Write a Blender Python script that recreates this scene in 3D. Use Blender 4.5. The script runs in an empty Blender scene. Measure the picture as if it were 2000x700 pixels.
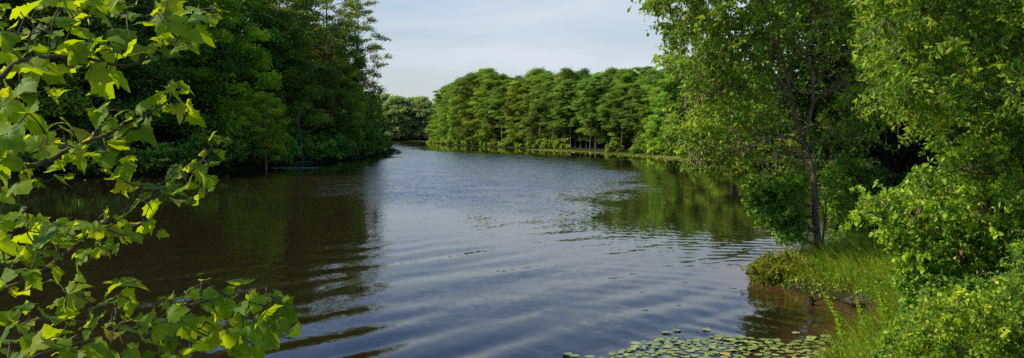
import bpy, math, random
import numpy as np

R = np.random.default_rng(11)
C = bpy.context.scene.collection
SC = bpy.context.scene

# ------------------------------------------------------------------ camera geometry
F, CX, CY, HZ, CAMZ = 1570.0, 1000.0, 350.0, 255.0, 4.0
PITCH = math.atan((CY - HZ) / F)
cp, sp = math.cos(PITCH), math.sin(PITCH)

def ray(x, y):
    a, b = (x - CX) / F, -(y - CY) / F
    return np.array([a, cp + b * sp, -sp + b * cp])

def P(x, y, d):
    r = ray(x, y)
    return r * (d / r[1]) + np.array([0, 0, CAMZ])

def G(x, y, z=0.0):
    r = ray(x, y)
    return r * ((z - CAMZ) / r[2]) + np.array([0, 0, CAMZ])

# ------------------------------------------------------------------ scene helpers
def link(o):
    C.objects.link(o)
    return o

def tag(o, label=None, cat=None, group=None, kind=None):
    for k, v in (('label', label), ('category', cat), ('group', group), ('kind', kind)):
        if v: o[k] = v
    return o

def thing(name, label, cat, loc=(0, 0, 0), rotz=0.0, group=None):
    o = link(bpy.data.objects.new(name, None))
    o.location = [float(v) for v in loc]
    o.rotation_euler = (0, 0, rotz)
    o.empty_display_size = 0.2
    return tag(o, label, cat, group)

def copy_tree(o, parent=None):
    c = o.copy(); C.objects.link(c)
    if parent: c.parent = parent
    for ch in list(o.children): copy_tree(ch, c)
    return c

def obj(name, me, parent=None):
    o = link(bpy.data.objects.new(name, me))
    if parent:
        o.parent = parent
    return o

def mesh(name, V, polys, mat, smooth=False, attrs=None):
    """polys: list of (m,k) index arrays"""
    me = bpy.data.meshes.new(name)
    V = np.asarray(V, dtype=np.float32)
    polys = [np.asarray(p, dtype=np.int32) for p in polys if len(p)]
    nl = sum(p.size for p in polys); npoly = sum(len(p) for p in polys)
    me.vertices.add(len(V)); me.loops.add(nl); me.polygons.add(npoly)
    me.vertices.foreach_set('co', V.ravel())
    me.loops.foreach_set('vertex_index', np.concatenate([p.ravel() for p in polys]))
    tot = np.concatenate([np.full(len(p), p.shape[1], dtype=np.int32) for p in polys])
    st = np.zeros(npoly, dtype=np.int32); st[1:] = np.cumsum(tot)[:-1]
    me.polygons.foreach_set('loop_start', st)
    if smooth is True or smooth is False:
        me.polygons.foreach_set('use_smooth', np.full(npoly, smooth, dtype=bool))
    for k, a in (attrs or {}).items():
        a = np.asarray(a, dtype=np.float32)
        if a.ndim == 1:
            me.attributes.new(k, 'FLOAT', 'POINT').data.foreach_set('value', a)
        else:
            me.attributes.new(k, 'FLOAT_VECTOR', 'POINT').data.foreach_set('vector', a.ravel())
    me.update(calc_edges=True)
    me.materials.append(mat)
    return me

def nrm(v):
    return v / np.maximum(np.linalg.norm(v, axis=-1, keepdims=True), 1e-9)

def rv(n, rng=R):
    return nrm(rng.normal(size=(n, 3)))

# ------------------------------------------------------------------ tubes
class Tubes:
    def __init__(self): self.V, self.F, self.n = [], [], 0
    def add(self, pts, rad, sides=6, cap=True):
        pts = np.asarray(pts, float); rad = np.asarray(rad, float) * np.ones(len(pts))
        t = nrm(np.gradient(pts, axis=0))
        ref = np.array([0.31, 0.17, 0.93]) if abs(t[0, 2]) < 0.8 else np.array([0.93, 0.2, 0.1])
        a = nrm(np.cross(t, ref)); b = np.cross(t, a)
        th = np.arange(sides) * 2 * math.pi / sides
        ring = pts[:, None] + rad[:, None, None] * (np.cos(th)[None, :, None] * a[:, None] + np.sin(th)[None, :, None] * b[:, None])
        m = len(pts); i = np.arange(m - 1)[:, None] * sides; j = np.arange(sides)[None]; k = (j + 1) % sides
        f = np.stack([i + j, i + k, i + k + sides, i + j + sides], -1).reshape(-1, 4) + self.n
        self.V.append(ring.reshape(-1, 3)); self.F.append(f); self.n += m * sides
    def build(self, name, mat, smooth=True):
        return mesh(name, np.concatenate(self.V), [np.concatenate(self.F)], mat, smooth)

def curve(p, n=8):
    """smooth path through points p (Catmull-Rom)"""
    p = np.asarray(p, float)
    q = np.vstack([2 * p[0] - p[1], p, 2 * p[-1] - p[-2]])
    out = []
    for i in range(1, len(q) - 2):
        t = np.linspace(0, 1, n, endpoint=False)[:, None]
        a, b, c, d = q[i - 1], q[i], q[i + 1], q[i + 2]
        out.append(0.5 * (2 * b + (c - a) * t + (2 * a - 5 * b + 4 * c - d) * t ** 2 + (3 * b - a - 3 * c + d) * t ** 3))
    out.append(p[-1:])
    return np.vstack(out)

# ------------------------------------------------------------------ leaves
TM = {
    'fold': (np.array([[0, 0, 0], [.30, .45, .10], [0, 1, -.08], [-.30, .45, .10]]), [[[0, 1, 2], [0, 2, 3]]]),
    'wide': (np.array([[0, 0, 0], [.46, .5, .14], [0, 1, -.06], [-.46, .5, .14]]), [[[0, 1, 2], [0, 2, 3]]]),
    'lance': (np.array([[0, 0, 0], [.22, .42, .07], [0, 1, -.12], [-.22, .42, .07]]), [[[0, 1, 2], [0, 2, 3]]]),
    'round': (np.array([[0, 0, 0], [.27, .2, .08], [.30, .62, .06], [0, 1, -.08], [-.30, .62, .06], [-.27, .2, .08]]),
              [[[0, 1, 2, 3], [0, 3, 4, 5]]]),
    'heart': (np.array([[0, .05, 0], [.24, -.06, .05], [.42, .22, .10], [.28, .62, .05], [0, 1, -.10], [-.28, .62, .05], [-.42, .22, .10], [-.24, -.06, .05]]),
              [[[0, 1, 2, 3], [0, 5, 6, 7]], [[0, 3, 4], [0, 4, 5]]]),
}

class Leaves:
    def __init__(self): self.p, self.d, self.n, self.s, self.t = [], [], [], [], []
    def add(self, p, d, n, s, t):
        m = len(p)
        self.p.append(p); self.d.append(d); self.n.append(n)
        self.s.append(s * np.ones(m)); self.t.append(t * np.ones(m))
    def count(self): return sum(len(x) for x in self.p)
    def build(self, name, shape, mat):
        p, d, n = np.concatenate(self.p), nrm(np.concatenate(self.d)), np.concatenate(self.n)
        s, t = np.concatenate(self.s), np.concatenate(self.t)
        x = nrm(np.cross(d, n)); z = np.cross(x, d)
        T, fs = TM[shape]; k = len(T); m = len(p)
        V = p[:, None] + s[:, None, None] * (T[None, :, 0:1] * x[:, None] + T[None, :, 1:2] * d[:, None] + T[None, :, 2:3] * z[:, None])
        base = np.arange(m, dtype=np.int32)[:, None, None] * k
        polys = [(base + np.array(f)[None]).reshape(-1, len(f[0])) for f in fs]
        return mesh(name, V.reshape(-1, 3), polys, mat, False, {'tint': np.clip(np.repeat(t, k), 0, 1)})

# ------------------------------------------------------------------ materials
class NT:
    def __init__(self, tree): self.t = tree; self.n = tree.nodes; self.l = tree.links; self.n.clear()
    def __call__(self, typ, ins=None, **props):
        nd = self.n.new(typ)
        for k, v in props.items(): setattr(nd, k, v)
        for k, v in (ins or {}).items():
            if hasattr(v, 'links') and hasattr(v, 'is_output'): self.l.new(v, nd.inputs[k])
            else: nd.inputs[k].default_value = v
        return nd
    def math(self, op, a, b=0.0, c=None, clamp=False):
        nd = self.n.new('ShaderNodeMath'); nd.operation = op; nd.use_clamp = clamp
        for i, v in enumerate((a, b, c)):
            if v is None: continue
            if hasattr(v, 'is_output'): self.l.new(v, nd.inputs[i])
            else: nd.inputs[i].default_value = v
        return nd.outputs[0]
    def ramp(self, fac, stops, interp='LINEAR'):
        nd = self.n.new('ShaderNodeValToRGB'); cr = nd.color_ramp; cr.interpolation = interp
        while len(cr.elements) < len(stops): cr.elements.new(0.5)
        for e, (p, c) in zip(cr.elements, stops): e.position = p; e.color = (*c, 1)
        self.l.new(fac, nd.inputs[0]); return nd.outputs[0]
    def mix(self, fac, a, b, blend='MIX'):
        nd = self.n.new('ShaderNodeMix'); nd.data_type = 'RGBA'; nd.blend_type = blend
        for i, v in ((0, fac), (6, a), (7, b)):
            if hasattr(v, 'is_output'): self.l.new(v, nd.inputs[i])
            else: nd.inputs[i].default_value = v if i == 0 else (*v, 1)
        return nd.outputs[2]

def newmat(name):
    m = bpy.data.materials.new(name); m.use_nodes = True
    return m, NT(m.node_tree)

def leafmat(name, c0, c1, c2, trans=0.4, tcol=None, rough=0.5, spec=0.35, objvar=0.25, tgain=1.8, gain=2.0):
    """leaf colour runs c0 -> c1 -> c2 with the tint attribute; part of the light passes through"""
    c0, c1, c2 = [(c[0] * gain * 1.26, c[1] * gain * 1.03, c[2] * gain * .62) for c in (c0, c1, c2)]; spec *= .55; rough = max(rough, .46)
    m, N = newmat(name)
    a = N('ShaderNodeAttribute', attribute_name='tint')
    oi = N('ShaderNodeObjectInfo')
    col = N.ramp(a.outputs['Fac'], [(0.0, c0), (0.55, c1), (1.0, c2)])
    hsv = N('ShaderNodeHueSaturation', {'Color': col,
            'Hue': N.math('MULTIPLY_ADD', oi.outputs['Random'], 0.03 * (objvar > 0), 0.5 - 0.015 * (objvar > 0)),
            'Value': N.math('MULTIPLY_ADD', oi.outputs['Random'], objvar, 1 - objvar / 2)})
    col = hsv.outputs[0]
    pr = N('ShaderNodeBsdfPrincipled', {'Base Color': col, 'Roughness': rough, 'Specular IOR Level': spec})
    tc = N.mix(1.0, col, tcol or (tgain * 1.35, tgain * 1.15, tgain * 0.45), 'MULTIPLY')
    tr = N('ShaderNodeBsdfTranslucent', {'Color': tc})
    mx = N('ShaderNodeMixShader', {0: trans, 1: pr.outputs[0], 2: tr.outputs[0]})
    N('ShaderNodeOutputMaterial', {0: mx.outputs[0]})
    return m

def barkmat(name, dark, light, scale=6.0, rough=0.9):
    m, N = newmat(name)
    tc = N('ShaderNodeTexCoord')
    mp = N('ShaderNodeMapping', {'Vector': tc.outputs['Object'], 'Scale': (scale, scale, scale * 0.25)})
    n1 = N('ShaderNodeTexNoise', {'Vector': mp.outputs[0], 'Scale': 2.0, 'Detail': 8.0, 'Roughness': 0.65})
    n2 = N('ShaderNodeTexNoise', {'Vector': tc.outputs['Object'], 'Scale': 0.9, 'Detail': 3.0})
    f = N.math('MULTIPLY_ADD', n2.outputs[0], 0.5, N.math('MULTIPLY_ADD', n1.outputs[0], 1.4, -0.45))
    col = N.ramp(f, [(0.25, dark), (0.75, light)])
    b = N('ShaderNodeBump', {'Height': n1.outputs[0], 'Strength': 0.6, 'Distance': 0.03})
    pr = N('ShaderNodeBsdfPrincipled', {'Base Color': col, 'Roughness': rough, 'Specular IOR Level': 0.2, 'Normal': b.outputs[0]})
    N('ShaderNodeOutputMaterial', {0: pr.outputs[0]})
    return m

M = {}
M['oak'] = leafmat('dark_broadleaf', (.014, .036, .010), (.028, .068, .014), (.062, .125, .020), .32, spec=.2, gain=2.8)
M['light'] = leafmat('light_broadleaf', (.055, .110, .010), (.105, .190, .014), (.170, .260, .024), .50, gain=1.7)
M['wisp'] = leafmat('feathery_cypress', (.028, .060, .018), (.060, .110, .026), (.115, .170, .038), .42)
M['cyp'] = leafmat('cypress_foliage', (.030, .070, .017), (.062, .122, .026), (.112, .182, .040), .36, rough=.6, spec=.15, objvar=.4, gain=2.3)
M['cypd'] = leafmat('deep_cypress_foliage', (.030, .068, .018), (.046, .100, .030), (.088, .158, .044), .34, rough=.6, spec=.15, objvar=.4, gain=2.2)
M['haze'] = leafmat('haze_tinted_foliage', (.046, .088, .062), (.066, .118, .070), (.098, .155, .078), .30, rough=.8, spec=.1, gain=2.5)  # distance haze painted into the leaves as a lighter, bluish tint
M['under'] = leafmat('shade_painted_leaf', (.010, .022, .008), (.018, .040, .012), (.030, .062, .016), .2, objvar=0, gain=1)  # shade inside the woods painted in as near-black leaf colour
M['gum'] = leafmat('small_tree_leaf', (.020, .054, .010), (.066, .138, .016), (.135, .220, .030), .40, spec=.5, rough=.38, objvar=0)
M['vine'] = leafmat('sapling_leaf', (.028, .080, .014), (.055, .132, .020), (.100, .195, .030), .38, spec=.5, rough=.38, objvar=0)
M['tip'] = leafmat('bank_bush_leaf', (.070, .100, .016), (.115, .165, .024), (.170, .215, .035), .38, objvar=0, gain=1.35)
M['willow'] = leafmat('willow_oak_leaf', (.018, .052, .008), (.062, .136, .013), (.132, .205, .024), .40, spec=.5, rough=.36, objvar=0)
M['bush'] = leafmat('bright_shrub_leaf', (.018, .052, .008), (.070, .155, .014), (.165, .265, .028), .38, spec=.5, rough=.38, objvar=0)
M['low'] = leafmat('low_shrub_leaf', (.024, .062, .008), (.085, .170, .014), (.190, .275, .028), .38, spec=.45, rough=.4, objvar=0)
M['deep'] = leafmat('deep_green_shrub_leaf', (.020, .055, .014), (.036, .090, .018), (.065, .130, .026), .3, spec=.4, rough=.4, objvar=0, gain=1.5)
M['grass'] = leafmat('grass_blade', (.035, .090, .012), (.095, .175, .022), (.210, .235, .055), .38, rough=.5, objvar=0)
M['straw'] = leafmat('dry_grass_blade', (.14, .11, .05), (.24, .19, .09), (.36, .29, .15), .2, rough=.8, spec=.1, gain=1, objvar=0, tcol=(1, .9, .6))
M['sprig'] = leafmat('weed_leaf', (.07, .15, .02), (.11, .21, .03), (.17, .27, .05), .4, objvar=0)
M['bark'] = barkmat('grey_brown_bark', (.070, .050, .032), (.36, .27, .17))
M['barkd'] = barkmat('dark_bark', (.012, .010, .008), (.05, .04, .03))
M['barkp'] = barkmat('pale_bark', (.08, .07, .055), (.22, .20, .165), 4)
M['barkc'] = barkmat('cypress_bark', (.05, .042, .035), (.17, .15, .13), 3)
M['twig'] = barkmat('twig_bark', (.06, .045, .025), (.18, .14, .075), 20)
M['twigg'] = barkmat('green_twig', (.09, .10, .03), (.22, .22, .08), 20)

def flat(name, col, rough=.6, spec=.3, noise=0.0, nscale=8.0):
    m, N = newmat(name)
    tc = N('ShaderNodeTexCoord')
    n1 = N('ShaderNodeTexNoise', {'Vector': tc.outputs['Object'], 'Scale': nscale, 'Detail': 6.0})
    c = N.mix(n1.outputs[0], tuple(v * (1 - noise) for v in col), tuple(min(1, v * (1 + noise)) for v in col))
    pr = N('ShaderNodeBsdfPrincipled', {'Base Color': c, 'Roughness': rough, 'Specular IOR Level': spec})
    N('ShaderNodeOutputMaterial', {0: pr.outputs[0]})
    return m
M['petal'] = flat('yellow_petal', (.75, .55, .12), noise=.2)

# ------------------------------------------------------------------ river outline, ground, water
RIVER = np.array([(-80, 13), (-30, 9.5), (-8, 8.5), (0, 9), (3.3, 11), (5.0, 13.2), (6.6, 15.2), (7.7, 16.8), (8.0, 17.6), (7.45, 18.8), (7.0, 20.1),
                  (6.35, 21.1), (6.7, 22.6), (8.8, 24.6), (11.4, 26.2), (13.0, 29), (14.6, 34), (20, 46), (30, 62), (40, 79), (38, 97), (27.6, 114), (17, 140),
                  (8.4, 165), (-6, 200), (-17, 224), (-24, 255), (-27, 283), (-45, 290), (-70, 292), (-78, 280), (-52, 262), (-40, 225), (-31, 180),
                  (-22.4, 141), (-22.3, 118), (-24.5, 97), (-28.3, 78), (-35, 70), (-42, 66), (-62, 62), (-90, 45)], float)

def sdf(poly, x, y):
    """signed distance, positive inside"""
    d = np.full(x.shape, 1e18); ins = np.zeros(x.shape, bool)
    n = len(poly)
    for i in range(n):
        a, b = poly[i], poly[(i + 1) % n]
        e = b - a
        t = np.clip(((x - a[0]) * e[0] + (y - a[1]) * e[1]) / (e @ e), 0, 1)
        d = np.minimum(d, (x - a[0] - t * e[0]) ** 2 + (y - a[1] - t * e[1]) ** 2)
        c = (a[1] > y) != (b[1] > y)
        if abs(e[1]) > 1e-9:
            ins ^= c & (x < e[0] * (y - a[1]) / e[1] + a[0])
    return np.where(ins, 1, -1) * np.sqrt(d)

def wob(x, y, s=1.0):
    return (np.sin(x * 1.7 * s + 1.3 * np.sin(y * 0.9 * s)) + np.sin(y * 2.3 * s + 1.1 * np.sin(x * 1.9 * s + 2)) + .6 * np.sin((x * 4.1 - y * 3.3) * s) + .4 * np.sin((x * 7.3 + y * 6.1) * s)) / 3

def sm(e0, e1, v):
    t = np.clip((v - e0) / (e1 - e0), 0, 1)
    return t * t * (3 - 2 * t)

def height(x, y):
    x, y = np.asarray(x, float), np.asarray(y, float)
    s = -sdf(RIVER, x, y) + 0.16 * wob(x, y)
    h = np.where(s > 0, 0.24 * sm(0, 0.22, s) + 0.022 * np.clip(s, 0, 60) + 0.05 * wob(x * .7, y * .7) * sm(0.2, 1.5, s), np.maximum(s * 0.35, -1.3))
    h = h + np.where(s > 0, 1.9 * sm(9.0, 3.5, y), 0) * sm(0, 3, s)
    return h

def H(x, y): return float(height(np.array([x]), np.array([y]))[0])

def polar(d, ang):
    D, A = np.meshgrid(d, ang, indexing='ij')
    i = np.arange(len(d) - 1)[:, None] * len(ang); j = np.arange(len(ang) - 1)[None]
    f = np.stack([i + j, i + j + 1, i + j + 1 + len(ang), i + j + len(ang)], -1).reshape(-1, 4)
    return (D * np.tan(A)).ravel(), D.ravel(), f

def ground():
    d = np.concatenate([np.linspace(-30, 3, 12), np.geomspace(3.4, 40, 300), np.geomspace(41, 320, 170), np.geomspace(340, 4000, 24)])
    ang = np.radians(np.linspace(-60, 60, 330))
    D, A = np.meshgrid(d, ang, indexing='ij')
    X = np.maximum(np.abs(D), 14 - 0 * D) * np.tan(A) * np.where(D < 14, 1, 1)
    i = np.arange(len(d) - 1)[:, None] * len(ang); j = np.arange(len(ang) - 1)[None]
    f = np.stack([i + j, i + j + 1, i + j + 1 + len(ang), i + j + len(ang)], -1).reshape(-1, 4)
    x, y = X.ravel(), D.ravel()
    m, N = newmat('bank_soil')
    g = N('ShaderNodeNewGeometry')
    n1 = N('ShaderNodeTexNoise', {'Vector': g.outputs['Position'], 'Scale': 1.3, 'Detail': 8.0})
    n2 = N('ShaderNodeTexNoise', {'Vector': g.outputs['Position'], 'Scale': 14.0, 'Detail': 6.0})
    soil = N.ramp(n2.outputs[0], [(.3, (.022, .015, .009)), (.7, (.085, .060, .036))])
    litter = N.ramp(n2.outputs[0], [(.3, (.020, .034, .008)), (.7, (.055, .085, .018))])
    col = N.mix(N.math('MULTIPLY_ADD', n1.outputs[0], 3.0, -.6, clamp=True), soil, litter)
    sz = N('ShaderNodeSeparateXYZ', {0: g.outputs['Position']})
    wet = N('ShaderNodeMapRange', {'Value': N.math('MULTIPLY_ADD', n2.outputs[0], .10, sz.outputs[2]), 'From Min': .08, 'From Max': .30, 'To Min': .75, 'To Max': 0.0}).outputs[0]
    col = N.mix(wet, col, (.014, .010, .006))
    b = N('ShaderNodeBump', {'Height': n2.outputs[0], 'Strength': .8, 'Distance': .08})
    pr = N('ShaderNodeBsdfPrincipled', {'Base Color': col, 'Roughness': .95, 'Specular IOR Level': .1, 'Normal': b.outputs[0]})
    N('ShaderNodeOutputMaterial', {0: pr.outputs[0]})
    tag(obj('ground', mesh('ground', np.stack([x, y, height(x, y)], -1), [f], m, True)), 'earth banks and wooded ground on both sides of the river', kind='structure')

RUFFLE = np.array([(-16, 50), (-9, 43), (-3, 39), (1.0, 38.5), (3.0, 42), (5.0, 48), (9.3, 54), (12.5, 72), (14, 108), (5, 134), (-17, 160), (-31, 245), (-34, 286), (-60, 288), (-44, 240), (-21, 141), (-18, 118), (-19, 95), (-20, 70)], float)

def water():
    d = np.concatenate([np.geomspace(7, 70, 760), np.geomspace(70.5, 340, 120)])
    ang = np.radians(np.concatenate([np.linspace(-62, -36, 50, endpoint=False), np.linspace(-36, 36, 640), np.linspace(36.3, 62, 40)]))
    x, y, f = polar(d, ang)
    def train(dx, dy, lam, amp, ph=0.0, bend=0.0):
        n = math.hypot(dx, dy); dx, dy = dx / n, dy / n
        u = x * dx + y * dy; v = -x * dy + y * dx
        q = u + bend * v * v + .35 * np.sin(v * .21 + ph) + .10 * np.sin(v * .9 + 3 * ph) + .18 * np.sin(u * .33 + v * .11 + 2 * ph) + .10 * lam * wob(x * .55 + ph, y * .55)
        env = np.clip(.50 + .85 * np.sin(.36 * u + .42 * v + ph + .8 * np.sin(.23 * v)) * np.sin(.47 * v - .25 * u + 1.7 * ph), .08, 1.4)
        return amp * env * (np.sin(2 * math.pi * q / lam + ph) + .12 * np.sin(4 * math.pi * q / lam + 2 * ph + .6))
    z = train(.80, -.60, 1.55, .0150, .4, -.004) * sm(40, 17, y) + train(.66, -.75, 2.9, .016, 2.1, -.003) * sm(44, 18, y) + train(.90, -.43, .95, .0022, 1.2, -.002)
    z += train(.30, -.95, 1.9, .004, 3.3) + train(.97, .25, .7, .0007, .7)
    z += .0011 * wob(x * 2.1, y * 1.6) + .0016 * wob(x * .8 + 3, y * .7)
    right = sm(-1.5, 6.0, x - (y - 20) * .10)
    z *= 1 - .55 * right
    # rings coming off the near right bank
    r = np.hypot(x - 9.5, y - 19.0)
    z += right * sm(16, 5, r) * .0026 * np.sin(2 * math.pi * (r + .3 * np.sin(np.arctan2(y - 19, x - 9.5) * 5)) / .62) 
    r2 = np.hypot(x + 3, y - 8)
    z += sm(3, 8, r2) * right * .0022 * np.sin(2 * math.pi * (r2 + .25 * wob(x * .4, y * .4)) / .85) * sm(48, 20, y)
    z *= sm(44, 14, y) * .94 + .06 * sm(90, 40, y)
    s = sdf(RIVER, x, y)
    z *= sm(0, 1.2, s)
    ruf = sm(-3.5, 6.0, sdf(RUFFLE, x, y) + 2.2 * wob(x * .13, y * .09) + 1.2 * wob(x * .5, y * .35))
    near = sm(50, 30, y) * (1 - right * .2)
    shallow = sm(1.7, 0.1, s + .25 * wob(x, y)) * sm(60, 30, y)
    m, N = newmat('river_water')
    g = N('ShaderNodeNewGeometry')
    mp = N('ShaderNodeMapping', {'Vector': g.outputs['Position'], 'Scale': (1, 1, 0)})
    a1 = N('ShaderNodeAttribute', attribute_name='ruffle'); a2 = N('ShaderNodeAttribute', attribute_name='near'); a3 = N('ShaderNodeAttribute', attribute_name='shallow')
    big = N('ShaderNodeTexNoise', {'Vector': mp.outputs[0], 'Scale': .35, 'Detail': 3.0})
    fine = N('ShaderNodeTexNoise', {'Vector': mp.outputs[0], 'Scale': 5.5, 'Detail': 3.0, 'Roughness': .65})
    tiny = N('ShaderNodeTexNoise', {'Vector': mp.outputs[0], 'Scale': 7.0, 'Detail': 2.0})
    gust = N.math('MULTIPLY_ADD', big.outputs[0], 2.4, -.55, clamp=True)
    def vec(op, a, b):
        nd = N('ShaderNodeVectorMath', operation=op)
        for i, v in enumerate((a, b)):
            if hasattr(v, 'is_output'): N.l.new(v, nd.inputs[i])
            else: nd.inputs[i].default_value = v
        return nd.outputs[0]
    def scl(a, k):
        nd = N('ShaderNodeVectorMath', operation='SCALE'); N.l.new(a, nd.inputs[0])
        if hasattr(k, 'is_output'): N.l.new(k, nd.inputs['Scale'])
        else: nd.inputs['Scale'].default_value = k
        return nd.outputs[0]
    s1 = vec('MULTIPLY', vec('SUBTRACT', fine.outputs['Color'], (.5, .5, .5)), (1, 1, 0))
    s2 = vec('MULTIPLY', vec('SUBTRACT', tiny.outputs['Color'], (.5, .5, .5)), (1, 1, 0))
    k1 = N.math('MULTIPLY_ADD', N.math('MULTIPLY', a1.outputs['Fac'], N.math('MULTIPLY_ADD', gust, .6, .4)), .62, .012)
    k2 = N.math('MULTIPLY_ADD', N.math('MULTIPLY', a2.outputs['Fac'], gust), .07, .012)
    nv = N('ShaderNodeVectorMath', operation='NORMALIZE')
    lee = N('ShaderNodeCombineXYZ', {0: 0.0, 1: -.062, 2: 0.0}).outputs[0]   # wind wavelets are steeper on their near side
    N.l.new(vec('ADD', vec('ADD', g.outputs['Normal'], scl(s1, k1)), vec('ADD', scl(s2, k2), scl(lee, N.math('MULTIPLY', a1.outputs['Fac'], N.math('MULTIPLY_ADD', gust, .6, .7))))), nv.inputs[0])
    mud = N('ShaderNodeTexNoise', {'Vector': mp.outputs[0], 'Scale': 1.6, 'Detail': 4.0})
    body = N.mix(N.math('MULTIPLY', a3.outputs['Fac'], N.math('MULTIPLY_ADD', mud.outputs[0], .9, .35), clamp=True), (.017, .0115, .0048), (.095, .050, .017))
    pr = N('ShaderNodeBsdfPrincipled', {'Base Color': body, 'Roughness': .03, 'IOR': 1.43, 'Normal': nv.outputs[0]})
    N('ShaderNodeOutputMaterial', {0: pr.outputs[0]})
    me = mesh('river_water', np.stack([x, y, z], -1), [f], m, True, {'ruffle': ruf, 'near': near, 'shallow': shallow})
    tag(obj('river_water', me), 'brown river water rippled with wakes and sky reflections', kind='structure')

# ------------------------------------------------------------------ forest trees
def crown_leaves(rng, cl, per, leaf, out=.6, up=.6, tintbase=None):
    L = Leaves()
    for (c, r, fl) in cl:
        n = max(8, int(per * (r ** 2)))
        dv = rv(n, rng); dv[:, 2] = np.where(dv[:, 2] < -.35, -dv[:, 2], dv[:, 2])
        rad = rng.uniform(.1, 1, n) ** .6 * np.where(rng.random(n) < .30, rng.uniform(.9, 1.6, n), 1)
        lump = 1 + .22 * np.sin(dv[:, 0] * 5 + c[0]) * np.sin(dv[:, 1] * 5 + c[1]) * np.sin(dv[:, 2] * 4 + c[2])
        p = c + dv * (rad * lump)[:, None] * r * np.array([1, 1, fl])
        nn = nrm(dv * out + np.array([0, 0, up]) + rng.normal(size=(n, 3)) * .55)
        dd = nrm(np.cross(nn, rv(n, rng)) + np.array([0, 0, -.25]))
        t = .5 + .26 * rng.normal() * np.ones(n) + .18 * rng.normal(size=n) + .15 * dv[:, 2]
        L.add(p, dd, nn, leaf * rng.uniform(.65, 1.35, n), t)
    return L

def tree_proto(kind, seed):
    """a forest tree about 20 m high standing at the origin -> (trunk mesh, crown mesh, height)"""
    rng = np.random.default_rng(seed)
    T = Tubes(); cl = []
    if kind == 'broad':
        Ht, base, Rr, n, flat_, per, leaf, mat = 21, .10, 5.4, 62, .72, 230, .25, 'oak'
    elif kind == 'light':
        Ht, base, Rr, n, flat_, per, leaf, mat = 17, .16, 4.6, 58, .60, 200, .27, 'light'
    elif kind == 'wisp':
        Ht, base, Rr, n, flat_, per, leaf, mat = 25, .16, 5.6, 105, .72, 190, .20, 'wisp'
    elif kind == 'cypress':
        Ht, base, Rr, n, flat_, per, leaf, mat = 16, .10, 4.6, 150, .50, 430, .21, 'cyp'
    elif kind == 'stilt':
        Ht, base, Rr, n, flat_, per, leaf, mat = 16, .36, 4.4, 95, .46, 430, .21, 'cypd'
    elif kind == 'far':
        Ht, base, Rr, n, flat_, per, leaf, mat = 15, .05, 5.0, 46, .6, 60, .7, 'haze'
    elif kind == 'round':
        Ht, base, Rr, n, flat_, per, leaf, mat = 15, .08, 4.3, 90, .8, 400, .20, 'cypd'
    lean = rng.normal(size=2) * .6
    top = np.array([lean[0], lean[1], Ht * .9])
    zz = np.linspace(0, 1, 9)
    pts = np.stack([lean[0] * zz ** 1.5 + .12 * np.sin(zz * 7 + seed), lean[1] * zz ** 1.5 + .12 * np.cos(zz * 6 + seed), Ht * .93 * zz - .4 * (zz == 0)], -1)
    r0 = {'broad': .34, 'light': .22, 'wisp': .30, 'cypress': .24, 'stilt': .15, 'round': .2, 'far': .3}[kind]
    rad = r0 * (1 - .88 * zz); rad[0] *= 1.5 if kind in ('cypress', 'stilt') else 1.2
    T.add(pts, rad, 8)
    for i in range(n):
        t = (i + rng.random()) / n
        z = Ht * (base + (1 - base) * t ** .9)
        if kind in ('broad', 'light', 'far', 'round'):
            prof = math.sin(math.pi * (.16 + .80 * t)) ** .65
        elif kind == 'wisp':
            prof = (1 - t ** 8 * .35) * rng.uniform(.35, 1.1) * (1 + .3 * math.sin(8 * t + seed))
        else:
            prof = (.75 + .25 * math.sin(math.pi * t)) * (1 - t ** 5 * .65) * rng.uniform(.55, 1.2) * (1 + .25 * math.sin(7 * t + seed * 1.3))
        a = i * 2.399 + rng.uniform(-.5, .5)
        rr = Rr * prof * rng.uniform(.12, 1) ** .5
        rc = {'broad': 1.65, 'light': 1.35, 'wisp': 1.1, 'cypress': 1.02, 'stilt': 1.02, 'round': 1.15, 'far': 1.9}[kind] * rng.uniform(.65, 1.3) * (1 - .25 * t)
        ax = np.array([np.interp(z, pts[:, 2], pts[:, 0]), np.interp(z, pts[:, 2], pts[:, 1])])
        c = np.array([ax[0] + rr * math.cos(a), ax[1] + rr * math.sin(a), z])
        cl.append((c, rc, flat_ * rng.uniform(.8, 1.25)))
        if kind == 'wisp' and rng.random() < .6:   # feathery outer sprays
            o = c + np.array([math.cos(a), math.sin(a), rng.uniform(-.1, .3)]) * rc * 1.2
            cl.append((o, rc * .55, flat_ * .8)); c = o
        zb = max(z - rr * rng.uniform(.25, .7), Ht * .06)
        b = np.array([np.interp(zb, pts[:, 2], pts[:, 0]), np.interp(zb, pts[:, 2], pts[:, 1]), zb])
        mid = (b + c) / 2 + np.array([0, 0, -.08 * rr]) + rng.normal(size=3) * .15
        rb = r0 * .30 * (1 - .7 * t)
        T.add(curve([b, mid, c], 3), np.linspace(rb, rb * .25, 7), 5)
    L = crown_leaves(rng, cl, per, leaf)
    bark = {'broad': 'barkd', 'light': 'bark', 'wisp': 'bark', 'cypress': 'barkc', 'stilt': 'barkc', 'round': 'bark', 'far': 'barkd'}[kind]
    return T.build('trunk', M[bark]), L.build('crown', 'wide', M[mat]), Ht

PROTO = {}
def proto(kind, v):
    if (kind, v) not in PROTO: PROTO[(kind, v)] = tree_proto(kind, 100 + 17 * v + sum(map(ord, kind)))
    return PROTO[(kind, v)]

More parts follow.
